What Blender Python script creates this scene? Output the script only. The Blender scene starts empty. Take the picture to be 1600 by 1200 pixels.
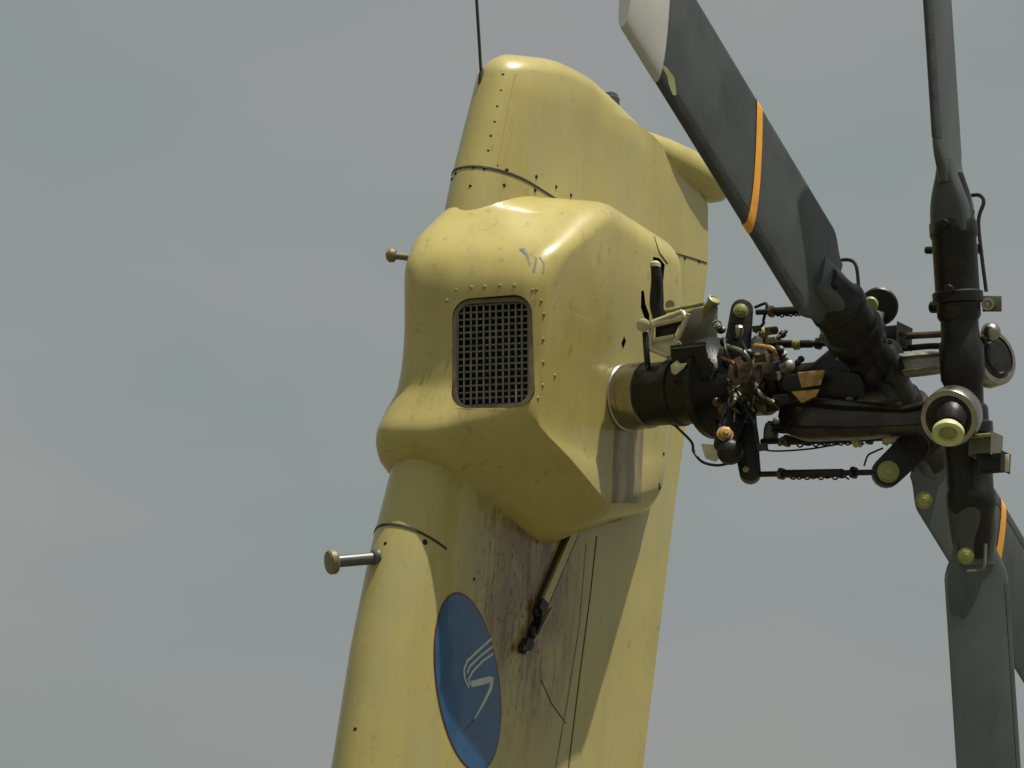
import bpy, bmesh, math, random
from mathutils import Vector as V, Matrix
from mathutils.bvhtree import BVHTree
random.seed(7)
S = bpy.context.scene
COL = S.collection

# ------------------------------------------------------------------ camera
# world: +X = port side of the helicopter, +Y = aft, +Z = up, metres
PSI, ELV, ROLL = math.radians(38), math.radians(14), math.radians(4.5)
DIST, FPX = 12.0, 5714.0
TGT = V((0, .35, 4.6)); ZU = V((0, 0, 1))
_h = V((-math.sin(PSI), math.cos(PSI), 0)); _r = V((math.cos(PSI), math.sin(PSI), 0))
VD = _h*math.cos(ELV) + ZU*math.sin(ELV); _u = ZU*math.cos(ELV) - _h*math.sin(ELV)
VR = _r*math.cos(ROLL) + _u*math.sin(ROLL); VU = _u*math.cos(ROLL) - _r*math.sin(ROLL)
CAM = TGT - VD*DIST
cd = bpy.data.cameras.new('camera'); co = bpy.data.objects.new('camera', cd); COL.objects.link(co)
cd.sensor_width = 36; cd.lens = 36*FPX/1600; cd.clip_start = .1; cd.clip_end = 20000
m = Matrix((VR, VU, -VD)).transposed().to_4x4(); m.translation = CAM
co.matrix_world = m
S.camera = co
S.render.resolution_x, S.render.resolution_y = 1024, 768

# ------------------------------------------------------------------ light
SUN_EL, SUN_FWD = 75, -4           # high sun, on the port beam and a little aft
se, sf = math.radians(SUN_EL), math.radians(SUN_FWD)
SUN = V((math.cos(se)*math.cos(sf), -math.cos(se)*math.sin(sf), math.sin(se)))
ld = bpy.data.lights.new('sun', 'SUN'); lo = bpy.data.objects.new('sun', ld); COL.objects.link(lo)
ld.energy = 5.0; ld.angle = math.radians(.6); ld.color = (1, .95, .86)
lo.rotation_euler = SUN.to_track_quat('Z', 'Y').to_euler(); lo.location = (6, -4, 14)
W = bpy.data.worlds.new('World'); S.world = W; W.use_nodes = True
nt = W.node_tree; nt.nodes.clear()
def nn(t, ty, **k):
    n = t.nodes.new(ty)
    for a, b in k.items(): setattr(n, a, b)
    return n
out = nn(nt, 'ShaderNodeOutputWorld'); bg = nn(nt, 'ShaderNodeBackground'); bg.inputs[1].default_value = .1
sky = nn(nt, 'ShaderNodeTexSky'); sky.sky_type = 'NISHITA'; sky.sun_disc = False
sky.sun_elevation = se; sky.sun_rotation = math.radians(90 + SUN_FWD); sky.dust_density = 4; sky.air_density = 1.2
hs = nn(nt, 'ShaderNodeHueSaturation'); hs.inputs['Saturation'].default_value = .25; hs.inputs['Value'].default_value = .8
tc = nn(nt, 'ShaderNodeTexCoord'); mp = nn(nt, 'ShaderNodeMapping'); mp.inputs['Scale'].default_value = (7, 7, 16); mp.inputs['Location'].default_value = (1.3, .4, 2.2)
no = nn(nt, 'ShaderNodeTexNoise'); no.inputs['Scale'].default_value = 1.0; no.inputs['Detail'].default_value = 4; no.inputs['Roughness'].default_value = .5
cr = nn(nt, 'ShaderNodeValToRGB')
cr.color_ramp.elements[0].position = .3; cr.color_ramp.elements[0].color = (2.35, 3.05, 2.85, 1)
cr.color_ramp.elements[1].position = .72; cr.color_ramp.elements[1].color = (3.45, 3.45, 3.2, 1)
mx = nn(nt, 'ShaderNodeMix', data_type='RGBA'); mx.inputs[0].default_value = .5
L = nt.links.new
L(tc.outputs['Generated'], mp.inputs[0]); L(mp.outputs[0], no.inputs['Vector']); L(no.outputs[0], cr.inputs[0])
L(sky.outputs[0], hs.inputs['Color']); L(hs.outputs[0], mx.inputs[6]); L(cr.outputs[0], mx.inputs[7])
L(mx.outputs[2], bg.inputs[0]); L(bg.outputs[0], out.inputs[0])
vs = S.view_settings; vs.view_transform = 'Standard'; vs.look = 'None'; vs.exposure = 0; vs.gamma = 1; vs.use_curve_mapping = False

# ------------------------------------------------------------------ helpers
def ray(px, py): return (VD*FPX + VR*(px-800) + VU*(600-py)).normalized()
def atx(px, py, x): v = ray(px, py); return CAM + v*((x-CAM.x)/v.x)
def aty(px, py, y): v = ray(px, py); return CAM + v*((y-CAM.y)/v.y)
def lerp(a, b, t): return a + (b-a)*t
def interp(tab, z):
    if z <= tab[0][0]: return tab[0][1]
    for (a, b), (c, d) in zip(tab, tab[1:]):
        if z <= c: return lerp(b, d, (z-a)/(c-a))
    return tab[-1][1]
def smooth_interp(tab, z):                 # monotone-ish cubic
    n = len(tab)
    if z <= tab[0][0]: return tab[0][1]
    if z >= tab[-1][0]: return tab[-1][1]
    for i in range(n-1):
        x0, y0 = tab[i]; x1, y1 = tab[i+1]
        if z <= x1:
            h = x1-x0; d = (y1-y0)/h
            def sl(j):
                if j == 0 or j == n-1: return (tab[min(j+1, n-1)][1]-tab[max(j-1, 0)][1])/(tab[min(j+1, n-1)][0]-tab[max(j-1, 0)][0])
                a = (tab[j][1]-tab[j-1][1])/(tab[j][0]-tab[j-1][0]); b = (tab[j+1][1]-tab[j][1])/(tab[j+1][0]-tab[j][0])
                return 0 if a*b <= 0 else 2*a*b/(a+b)
            m0, m1 = sl(i), sl(i+1); t = (z-x0)/h
            return (2*t**3-3*t*t+1)*y0 + (t**3-2*t*t+t)*h*m0 + (-2*t**3+3*t*t)*y1 + (t**3-t*t)*h*m1

def mesh_obj(name, me, mat, parent=None, smooth=True, ang=35, loc=None):
    o = bpy.data.objects.new(name, me); COL.objects.link(o)
    if mat and not me.materials: me.materials.append(mat)
    if smooth:
        me.polygons.foreach_set('use_smooth', [True]*len(me.polygons)); me.set_sharp_from_angle(angle=math.radians(ang))
    if parent:
        o.parent = parent
        o.matrix_parent_inverse = Matrix.Translation(-parent.location) if parent.parent is None else Matrix()
    if loc is not None: o.location = loc
    return o
def recentre(o):
    """origin to the middle of the geometry"""
    me = o.data; c = V((0, 0, 0))
    for v in me.vertices: c += v.co
    c /= len(me.vertices)
    for v in me.vertices: v.co -= c
    o.location = c
    return o
def from_bm(name, bm, mat, parent=None, **k):
    bmesh.ops.recalc_face_normals(bm, faces=bm.faces)
    me = bpy.data.meshes.new(name); bm.to_mesh(me); bm.free()
    return mesh_obj(name, me, mat, parent, **k)
def add_rings(bm, rings, closed=True, caps=True):
    vv = [[bm.verts.new(p) for p in r] for r in rings]
    n = len(vv[0])
    for a, b in zip(vv, vv[1:]):
        for i in range(n if closed else n-1):
            j = (i+1) % n
            bm.faces.new((a[i], a[j], b[j], b[i]))
    if caps and closed:
        bm.faces.new(vv[0][::-1]); bm.faces.new(vv[-1])
    return vv
def frame_of(d):
    d = d.normalized(); a = V((0, 0, 1)) if abs(d.z) < .9 else V((1, 0, 0))
    u = d.cross(a).normalized(); return d, u, d.cross(u)
def add_lathe(bm, p, d, prof, seg=28):
    d, u, w = frame_of(d)
    add_rings(bm, [[p + d*s + (u*math.cos(2*math.pi*i/seg) + w*math.sin(2*math.pi*i/seg))*max(r, .0004) for i in range(seg)] for s, r in prof])
def add_cyl(bm, a, b, r, seg=16, r2=None, ch=.12):
    d = b-a; l = d.length; r2 = r if r2 is None else r2; c = min(r*ch, l*.2)
    add_lathe(bm, a, d, [(0, r-c), (c, r), (l-c, r2), (l, r2-c)], seg)
def add_tube(bm, pts, r, seg=10, sub=6):
    pts = [V(p) for p in pts]
    if len(pts) > 2:                       # catmull-rom
        q = [pts[0]*2-pts[1]] + pts + [pts[-1]*2-pts[-2]]; o = []
        for i in range(1, len(q)-2):
            for k in range(sub):
                t = k/sub; a, b, c, d = q[i-1:i+3]
                o.append(.5*((2*b) + (c-a)*t + (2*a-5*b+4*c-d)*t*t + (3*b-a-3*c+d)*t**3))
        pts = o + [pts[-1]]
    rings = []; d = (pts[1]-pts[0]).normalized(); _, u, _ = frame_of(d)
    for i, p in enumerate(pts):
        t = (pts[min(i+1, len(pts)-1)] - pts[max(i-1, 0)]).normalized()
        u = (u - t*u.dot(t)).normalized(); w = t.cross(u)
        rr = r(i/(len(pts)-1)) if callable(r) else r
        rings.append([p + (u*math.cos(2*math.pi*k/seg) + w*math.sin(2*math.pi*k/seg))*rr for k in range(seg)])
    add_rings(bm, rings)
def add_box(bm, c, ax, half, bev=.0):
    """box with chamfered edges: ax = three unit vectors"""
    t = bmesh.new(); bmesh.ops.create_cube(t, size=2)
    M = Matrix((ax[0]*half[0], ax[1]*half[1], ax[2]*half[2])).transposed()
    for v in t.verts: v.co = M @ v.co + c
    if bev: bmesh.ops.bevel(t, geom=t.edges[:], offset=bev, segments=2, affect='EDGES', profile=.5)
    me = bpy.data.meshes.new('tmp'); t.to_mesh(me); t.free(); bm.from_mesh(me); bpy.data.meshes.remove(me)
def add_plate(bm, pts, n, th, bev=.0):
    """polygon outline extruded by th along n"""
    t = bmesh.new(); f = t.faces.new([t.verts.new(p) for p in pts]); r = bmesh.ops.extrude_face_region(t, geom=[f])
    for g in r['geom']:
        if isinstance(g, bmesh.types.BMVert): g.co += n*th
    bmesh.ops.recalc_face_normals(t, faces=t.faces)
    if bev: bmesh.ops.bevel(t, geom=[e for e in t.edges if e.calc_face_angle(0) > .6], offset=bev, segments=2, affect='EDGES', profile=.5)
    me = bpy.data.meshes.new('tmp'); t.to_mesh(me); t.free(); bm.from_mesh(me); bpy.data.meshes.remove(me)
def lathe(name, p, d, prof, mat, par, seg=28, **k):
    bm = bmesh.new(); add_lathe(bm, p, d, prof, seg); return from_bm(name, bm, mat, par, **k)
def cyl(name, a, b, r, mat, par, seg=16, r2=None, **k):
    bm = bmesh.new(); add_cyl(bm, a, b, r, seg, r2); return from_bm(name, bm, mat, par, **k)
def tube(name, pts, r, mat, par, seg=10, **k):
    bm = bmesh.new(); add_tube(bm, pts, r, seg); return from_bm(name, bm, mat, par, **k)
def box(name, c, ax, half, mat, par, bev=.004, **k):
    bm = bmesh.new(); add_box(bm, c, ax, half, bev); return from_bm(name, bm, mat, par, **k)
def plate(name, pts, n, th, mat, par, bev=.003, **k):
    bm = bmesh.new(); add_plate(bm, pts, n, th, bev); return from_bm(name, bm, mat, par, **k)
def thing(name, label, cat, loc, group=None):
    o = bpy.data.objects.new(name, None); COL.objects.link(o); o.location = loc
    o['label'] = label; o['category'] = cat; o.empty_display_size = .2
    return o

# ------------------------------------------------------------------ materials
def base(name, col, rough=.5, metal=0., coat=0., var=.12, nscale=9, bump=.0, bscale=60, spec=.5):
    M = bpy.data.materials.new(name); M.use_nodes = True; t = M.node_tree; b = t.nodes['Principled BSDF']
    b.inputs['Metallic'].default_value = metal; b.inputs['Coat Weight'].default_value = coat; b.inputs['Coat Roughness'].default_value = .05
    b.inputs['Specular IOR Level'].default_value = spec
    tc = nn(t, 'ShaderNodeTexCoord'); n = nn(t, 'ShaderNodeTexNoise'); n.inputs['Scale'].default_value = nscale; n.inputs['Detail'].default_value = 6
    gm = nn(t, 'ShaderNodeNewGeometry'); t.links.new(gm.outputs['Position'], n.inputs['Vector'])
    r = nn(t, 'ShaderNodeValToRGB'); e = r.color_ramp.elements
    e[0].position = .3; e[1].position = .7
    e[0].color = [c*(1-var) for c in col]+[1]; e[1].color = [min(1, c*(1+var)) for c in col]+[1]
    t.links.new(n.outputs[0], r.inputs[0]); t.links.new(r.outputs[0], b.inputs['Base Color'])
    rr = nn(t, 'ShaderNodeMapRange'); rr.inputs['To Min'].default_value = rough*.8; rr.inputs['To Max'].default_value = min(1, rough*1.25)
    t.links.new(n.outputs[0], rr.inputs[0]); t.links.new(rr.outputs[0], b.inputs['Roughness'])
    if bump:
        n2 = nn(t, 'ShaderNodeTexNoise'); n2.inputs['Scale'].default_value = bscale; n2.inputs['Detail'].default_value = 5
        t.links.new(gm.outputs['Position'], n2.inputs['Vector'])
        bp = nn(t, 'ShaderNodeBump'); bp.inputs['Strength'].default_value = bump; bp.inputs['Distance'].default_value = .004
        t.links.new(n2.outputs[0], bp.inputs['Height']); t.links.new(bp.outputs[0], b.inputs['Normal'])
    return M

def grease_layer(M, col, amount, scale, stretch=(1, 1, .3), box_=None, seed=0, lo=.5, hi=.62):
    """dirt with a shape of its own mixed over the colour; box_ = (centre, size) limits it to where it has been spilt"""
    t = M.node_tree; b = t.nodes['Principled BSDF']; src = b.inputs['Base Color'].links[0].from_socket
    gm = nn(t, 'ShaderNodeNewGeometry'); mp = nn(t, 'ShaderNodeMapping'); mp.inputs['Scale'].default_value = stretch; mp.inputs['Location'].default_value = (seed, seed*1.7, seed*.3)
    t.links.new(gm.outputs['Position'], mp.inputs[0])
    n = nn(t, 'ShaderNodeTexNoise'); n.inputs['Scale'].default_value = scale; n.inputs['Detail'].default_value = 7; n.inputs['Roughness'].default_value = .65
    t.links.new(mp.outputs[0], n.inputs['Vector'])
    r = nn(t, 'ShaderNodeMapRange'); r.inputs['From Min'].default_value = lo; r.inputs['From Max'].default_value = hi; r.inputs['To Max'].default_value = amount
    t.links.new(n.outputs[0], r.inputs[0]); fac = r.outputs[0]
    if box_:
        c, s = box_
        sb = nn(t, 'ShaderNodeVectorMath', operation='SUBTRACT'); sb.inputs[1].default_value = c; t.links.new(gm.outputs['Position'], sb.inputs[0])
        dv = nn(t, 'ShaderNodeVectorMath', operation='DIVIDE'); dv.inputs[1].default_value = s; t.links.new(sb.outputs[0], dv.inputs[0])
        ln = nn(t, 'ShaderNodeVectorMath', operation='LENGTH'); t.links.new(dv.outputs[0], ln.inputs[0])
        r2 = nn(t, 'ShaderNodeMapRange'); r2.inputs['From Min'].default_value = 1; r2.inputs['From Max'].default_value = .35; t.links.new(ln.outputs['Value'], r2.inputs[0])
        mu = nn(t, 'ShaderNodeMath', operation='MULTIPLY'); t.links.new(fac, mu.inputs[0]); t.links.new(r2.outputs[0], mu.inputs[1]); fac = mu.outputs[0]
    mx = nn(t, 'ShaderNodeMix', data_type='RGBA'); mx.inputs[7].default_value = (*col, 1)
    t.links.new(fac, mx.inputs[0]); t.links.new(src, mx.inputs[6]); t.links.new(mx.outputs[2], b.inputs['Base Color'])

CREAM = (.455, .385, .127)
M_paint = base('cream_yellow_paint', CREAM, .33, coat=.4, spec=.3, var=.07, nscale=3.0, bump=.12, bscale=7)
grease_layer(M_paint, (.28, .21, .07), .3, 10, (1, 1, .10), lo=.45, hi=.75, seed=1)
grease_layer(M_paint, (.20, .14, .05), .45, 30, (1, 1, .6), lo=.58, hi=.70, seed=3)
grease_layer(M_paint, (.10, .075, .035), .6, 85, (1, 1, .8), lo=.655, hi=.70, seed=6)
M_fin = base('cream_yellow_fin_paint', CREAM, .33, coat=.4, spec=.3, var=.08, nscale=3.0, bump=.14, bscale=6)
grease_layer(M_fin, (.30, .24, .10), .35, 9, (1, 1, .10), lo=.45, hi=.75, seed=1)
grease_layer(M_fin, (.22, .17, .07), .4, 34, (1, 1, .6), lo=.58, hi=.70, seed=3)
grease_layer(M_fin, (.10, .075, .035), .55, 85, (1, 1, .8), lo=.655, hi=.70, seed=6)
grease_layer(M_fin, (.38, .36, .20), .5, 2.6, (1, 1, .8), lo=.48, hi=.66, seed=11)
grease_layer(M_fin, (.17, .10, .065), .8, 5, (1, 1, .5), ((.1, .40, 3.92), (.35, .42, .62)), 5, .38, .60)
grease_layer(M_fin, (.09, .045, .025), .8, 30, (1, 1, .14), ((.1, .40, 3.95), (.35, .40, .60)), 9, .50, .62)
grease_layer(M_fin, (.05, .025, .015), .95, 62, (1, 1, .55), ((.1, .36, 3.9), (.35, .40, .55)), 2, .575, .625)
M_stain = base('oil_stained_paint', (.33, .275, .115), .4, coat=.2, var=.2, nscale=12)
grease_layer(M_stain, (.10, .085, .055), .8, 14, (1, 1, .12), seed=2, lo=.40, hi=.62)
M_edge = base('bare_edge_dark', (.03, .027, .02), .6)
M_rivet = base('rivet_head', (.36, .28, .13), .4, metal=.2)
M_screw = base('dark_screw', (.03, .026, .02), .5, metal=.5)
M_black = base('greasy_black_metal', (.014, .0135, .0115), .42, metal=.35, var=.4, nscale=30, bump=.25, bscale=90)
grease_layer(M_black, (.06, .055, .042), .45, 22, (1, 1, 1), lo=.58, hi=.7)
M_forge = base('oiled_dark_forging', (.05, .045, .036), .32, metal=.75, var=.4, nscale=14, bump=.15, bscale=50)
grease_layer(M_forge, (.12, .09, .055), .5, 12, (.3, 1, 1), lo=.5, hi=.7)
M_hole = base('shade_black_inside', (.012, .011, .01), .8)  # near-black colour stands in for the shade inside the cut openings
M_steel = base('bare_steel', (.36, .335, .29), .3, metal=1, var=.2, nscale=14)
grease_layer(M_steel, (.10, .085, .06), .5, 12, (1, 1, 1), lo=.55, hi=.68)
M_bronze = base('oily_bronze_metal', (.13, .09, .055), .38, metal=.7, var=.3, nscale=16)
M_ochre = base('ochre_primer', (.42, .25, .07), .5, var=.3, nscale=24)
grease_layer(M_ochre, (.06, .045, .03), .7, 26, (1, 1, 1), lo=.52, hi=.66)
M_olive = base('yellow_green_paint', (.30, .30, .10), .45, var=.2, nscale=26)
grease_layer(M_olive, (.09, .085, .04), .6, 30, (1, 1, 1), lo=.54, hi=.7)
M_bright = base('pale_green_cap_paint', (.56, .58, .27), .4, var=.12, nscale=26)
M_creamb = base('pale_cream_bracket_paint', (.55, .50, .33), .42, var=.15, nscale=26)
M_greyp = base('grey_green_housing', (.14, .14, .105), .45, metal=.2, var=.2, nscale=20)
M_blade = base('grey_blade_paint', (.060, .068, .064), .42, var=.16, nscale=5, bump=.12, bscale=140)
grease_layer(M_blade, (.032, .034, .034), .6, 7, (1, 1, .5), lo=.48, hi=.68, seed=4)
grease_layer(M_blade, (.2, .2, .2), .3, 60, (1, 1, 1), lo=.64, hi=.7, seed=8)
M_tip = base('pale_grey_blade_tip', (.42, .42, .38), .5, var=.08, nscale=6)
M_orange = base('orange_stripe_paint', (.75, .33, .035), .5, var=.12, nscale=20)
M_wire = base('grille_wire', (.21, .19, .15), .55, metal=.4, var=.3, nscale=40)
M_frame = base('grille_frame', (.19, .15, .08), .5, var=.25, nscale=30)
M_grey = base('grey_probe_metal', (.12, .12, .115), .45, metal=.5)
M_silverpaint = base('silver_mark_paint', (.50, .52, .46), .45, var=.08)
M_red = base('dark_red_mark_paint', (.16, .02, .02), .45)
M_blue = base('blue_badge_paint', (.018, .09, .21), .3, coat=.4, var=.15, nscale=14)
M_worn = base('worn_pale_metal', (.34, .32, .25), .4, metal=.4, var=.3, nscale=20)
grease_layer(M_worn, (.05, .045, .035), .6, 18, (1, 1, 1), lo=.5, hi=.66)
M_panel = base('worn_grey_cream_paint', (.36, .335, .235), .4, coat=.2, var=.1, nscale=10)
M_scuff = base('scuffed_grey_paint', (.19, .185, .15), .7, var=.2, nscale=40)
M_edgestrip = base('worn_dark_rubber_strip', (.042, .045, .044), .6, var=.35, nscale=18, bump=.3, bscale=120)
M_lens = base('dark_lamp_lens', (.05, .045, .04), .12, coat=.6)

# ------------------------------------------------------------------ ground
bm = bmesh.new(); bmesh.ops.create_grid(bm, x_segments=8, y_segments=8, size=4000)
G = from_bm('ground', bm, base('dull_bounce_ground', (.10, .095, .055), .9, var=.1, nscale=.6), smooth=False); G['kind'] = 'structure'  # out-of-view sheet added for bounce light; dull colour keeps the bounce weak

# ================================================================== TAIL PYLON
PY = thing('tail_pylon', 'cream yellow helicopter tail fin with rounded gearbox fairing, grille and blue oval badge', 'helicopter tail', (0, .5, 2.6))
LE = [(2.5, -.40), (3.23, -.338), (3.62, -.298), (3.93, -.246), (4.18, -.183), (5.20, -.003), (5.346, .03), (5.537, .075), (5.8, .13)]
TE = [(2.5, 1.13), (3.47, 1.218), (4.40, 1.302), (5.284, 1.408), (5.59, 1.372), (5.8, 1.35)]
HT = [(2.5, .14), (3.3, .13), (4.2, .125), (5.3, .125), (5.8, .115)]
ZT = [(-.2, 5.62), (.1, 5.67), (.25, 5.705), (.4, 5.735), (.56, 5.74), (.75, 5.705), (.95, 5.665), (1.15, 5.60), (1.45, 5.53)]
TN = .14
def half_x(t, h):
    if t < TN: return h*math.sqrt(max(0, 1-(1-t/TN)**2))**.92
    k = (t-TN)/(1-TN); return lerp(h, .012, k**1.25)
TS = [0, .0015, .005, .011, .02, .032, .047, .065, .085, .11, .14, .19, .26, .35, .45, .56, .68, .8, .9, 1.0]
def fin_ring(z, top=None, off=0.):
    """section of the fin; top = (w, phi) maps z between the seam and the rounded top edge"""
    pts = []
    seq = [(t, 1) for t in TS[::-1]] + [(t, -1) for t in TS[1:]]
    R = .095
    for t, sgn in seq:
        zz = z
        le, te, h = interp(LE, zz), interp(TE, zz), interp(HT, zz)
        if top:
            w, phi = top
            y = lerp(le, te, t)
            zt = smooth_interp(ZT, y)
            zz = lerp(5.3, zt-R, w)
            le, te, h = interp(LE, zz), interp(TE, zz), interp(HT, zz)
            ins = R*(1-math.cos(phi))
            y = lerp(le+ins*1.1, te-ins*.25, t); x = half_x(t, h)*max(.02, math.cos(phi))
            zz = smooth_interp(ZT, y) - R + R*math.sin(phi) if phi > 0 else zz
            pts.append(V((sgn*(x+off), y, zz)))
        else:
            y = lerp(le-off, te+off*.3, t); pts.append(V((sgn*(half_x(t, h)+off), y, zz)))
    return pts
rings = [fin_ring(z) for z in [2.5+.1*i for i in range(28)]]
rings += [fin_ring(0, (w, 0)) for w in (0, .25, .5, .75, 1)]
rings += [fin_ring(5.6, (1, math.radians(a))) for a in (12, 24, 36, 48, 60, 70, 80, 87)]
bm = bmesh.new(); add_rings(bm, rings)
fin = from_bm('fin', bm, M_fin, PY, ang=50)

# ---- gearbox fairing: rounded four-corner sections lofted upwards
KEY = dict(  # z : value
    sfx=[(4.05, -.09), (4.15, -.115), (4.27, -.115), (4.36, -.105), (4.46, -.070), (4.56, -.055), (4.7, -.055), (4.9, -.07), (5.08, -.10), (5.2, -.10)],
    sfy=[(4.05, .40), (4.11, .18), (4.165, -.05), (4.225, -.23), (4.31, -.255), (4.39, -.232), (4.47, -.208), (4.6, -.208), (4.84, -.228), (4.96, -.185), (5.08, -.10), (5.2, -.03)],
    mfd=[(4.05, -.05), (4.13, .02), (4.20, .06), (4.28, .085), (4.34, .060), (4.40, .035), (4.47, .016), (4.6, .008), (5.2, .006)],   # how far the middle of the front swells forward
    pfx=[(4.05, .335), (4.2, .37), (4.35, .38), (4.6, .398), (4.9, .42), (5.2, .385)],
    pfy=[(4.05, .56), (4.12, .40), (4.20, .19), (4.29, -.01), (4.37, -.035), (4.5, -.040), (4.78, -.065), (4.89, -.02), (5.0, .10), (5.1, .22), (5.2, .34)],
    pbx=[(4.05, .28), (4.2, .295), (4.5, .295), (4.95, .325), (5.2, .315)],
    pby=[(4.05, .82), (4.25, .84), (4.6, .84), (4.95, .82), (5.2, .80)],
    aby=[(4.05, 1.10), (4.3, 1.16), (4.7, 1.19), (5.2, 1.15)],
    rad=[(4.10, .10), (4.25, .085), (4.4, .075), (4.9, .10), (5.2, .15)])
ZTOP, ZBOT, RT, RB = 5.20, 4.075, .115, .06
def lift_z(p):                              # the underside rises outboard and aft
    g = max(0, min(1, (4.62-p.z)/.40)); g2 = max(0, min(1, (p.z-4.95)/.2)); return p + V((0, 0, -g2*.45*max(0, .02-p.x) + g*(.34*max(0, p.x-.12)+.40*max(0, p.y-.45))))
def fairing_ring(z, ins=0.):
    k = {n: smooth_interp(t, z) for n, t in KEY.items()}
    mt = (.12-k['sfx'])/(k['pfx']-k['sfx'])
    P = [V((k['sfx'], k['sfy'])), V((.12, lerp(k['sfy'], k['pfy'], mt)-k['mfd'])), V((k['pfx'], k['pfy'])), V((k['pbx'], k['pby'])), V((.06, k['aby'])), V((-.12, k['aby']-.12)), V((-.17, .5))]
    R = [k['rad']*1.5, .3, k['rad'], .09, .05, .12, .3]
    n = len(P); res = []
    for i in range(n):
        a, b, c = P[i-1], P[i], P[(i+1) % n]
        u, w = (a-b), (c-b); la, lc = u.length, w.length; u.normalize(); w.normalize()
        th = math.acos(max(-1, min(1, u.dot(w)))); d = min(R[i]/math.tan(th/2), la*.48, lc*.48); r = d*math.tan(th/2)
        cen = b + (u+w).normalized()*(r/math.sin(th/2)); p0 = b+u*d; p1 = b+w*d
        a0 = (p0-cen); a1 = (p1-cen); tot = a0.angle_signed(a1)
        N = 10 if i < 4 else 6
        for q in range(N+1):
            ang = -tot*q/N; v = V((a0.x*math.cos(ang)-a0.y*math.sin(ang), a0.x*math.sin(ang)+a0.y*math.cos(ang)))
            res.append(cen+v)
        # a few points on the straight that follows
        nb = P[(i+1) % n]
        res.append(('mid', i))
    m_ = len(res)
    for j, p in enumerate(res):
        if isinstance(p, tuple): res[j] = (res[j-1] + res[(j+1) % m_])*.5
    if ins:
        g = V((.1, .5))
        o2 = []
        for j, p in enumerate(res):
            t = (res[(j+1) % m_]-res[j-1]).normalized(); nrm = V((t.y, -t.x))
            if nrm.dot(p-g) < 0: nrm = -nrm
            o2.append(p-nrm*ins)
        res = o2
    return [lift_z(V((p.x, p.y, z))) for p in res]
rings = []
for a in (88, 70, 50, 30, 12): f = math.radians(a); rings.append(fairing_ring(ZBOT+RB*(1-math.sin(f)), RB*(1-math.cos(f))))
z = ZBOT+RB
zs = [ZBOT+RB + (ZTOP-RT-ZBOT-RB)*i/40 for i in range(41)]
rings += [fairing_ring(z) for z in zs]
for a in (10, 20, 30, 40, 50, 60, 70, 80, 87): f = math.radians(a); rings.append(fairing_ring(ZTOP-RT+RT*math.sin(f), RT*(1-math.cos(f))))
bm = bmesh.new(); add_rings(bm, rings)
fair = from_bm('gearbox_fairing', bm, M_paint, PY, ang=60)

def bvh(o):
    me = o.data; w = o.matrix_world if False else Matrix()
    return BVHTree.FromPolygons([v.co.copy() for v in me.vertices], [list(p.vertices) for p in me.polygons])
B_fin, B_fair = bvh(fin), bvh(fair)
def hit(px, py, trees=(None,)):
    best = None
    for t in (B_fin, B_fair) if trees[0] is None else trees:
        l, n, i, d = t.ray_cast(CAM, ray(px, py))
        if l is not None and (best is None or d < best[2]): best = (l, n if n.dot(ray(px, py)) < 0 else -n, d)
    return best[:2] if best else (None, None)
HITBOTH = (None,)

# ---- openings cut into the fairing
def cut(o, cutters):
    for c in cutters:
        md = o.modifiers.new('cut', 'BOOLEAN'); md.operation = 'DIFFERENCE'; md.solver = 'EXACT'; md.object = c; md.material_mode = 'TRANSFER'
    bpy.context.view_layer.update()
    ev = o.evaluated_get(bpy.context.evaluated_depsgraph_get())
    me = bpy.data.meshes.new_from_object(ev); me.name = o.data.name
    o.modifiers.clear(); o.data = me
    for c in cutters: bpy.data.objects.remove(c)
def rounded_rect(c, ux, uy, hx, hy, r, seg=7):
    pts = []
    for sx, sy, a0 in ((1, 1, 0), (-1, 1, 90), (-1, -1, 180), (1, -1, 270)):
        for k in range(seg+1):
            a = math.radians(a0+90*k/seg); pts.append(c + ux*(sx*(hx-r)+r*math.cos(a)) + uy*(sy*(hy-r)+r*math.sin(a)))
    return pts
GC, GN = hit(766, 550, (B_fair,))
p00, _ = hit(705, 555, (B_fair,)); p11, _ = hit(831, 548, (B_fair,))
q0, _ = hit(770, 464, (B_fair,)); q1, _ = hit(770, 638, (B_fair,))
GU = (p11-p00).normalized(); GV = (q0-q1); GV = (GV-GU*GV.dot(GU)).normalized(); GW = GU.cross(GV).normalized()
if GW.dot(CAM-GC) < 0: GW = -GW
ghx, ghy = (p11-p00).length/2, (q0-q1).length/2
GC = (p00+p11)/2*.5 + (q0+q1)/2*.5
def cutter(outl, n, depth, front=.06):
    bm = bmesh.new(); add_plate(bm, [p+n*front for p in outl], -n, depth+front); o = from_bm('cutter', bm, M_hole, smooth=False); return o
cuts = [cutter(rounded_rect(GC, GU, GV, ghx, ghy, .06), GW, .10)]
PN = V((.985, .12, 0)).normalized()
def px_outline(pts, x): return [atx(a, b, x) for a, b in pts]
slots = [[(1013, 402), (1026, 404), (1036, 414), (1032, 440), (1034, 492), (1022, 498), (1012, 470), (1014, 440)],
         [(991, 456), (996, 455), (1000, 476), (1008, 492), (1009, 502), (1001, 500), (992, 482)],
         [(966, 526), (970, 534), (966, 547), (962, 538)]]
for s in slots: cuts.append(cutter(px_outline(s, .33), V((1, 0, 0)), .05, .08))
cut(fair, cuts)
fair.data.polygons.foreach_set('use_smooth', [True]*len(fair.data.polygons)); fair.data.set_sharp_from_angle(angle=math.radians(50))

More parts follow.
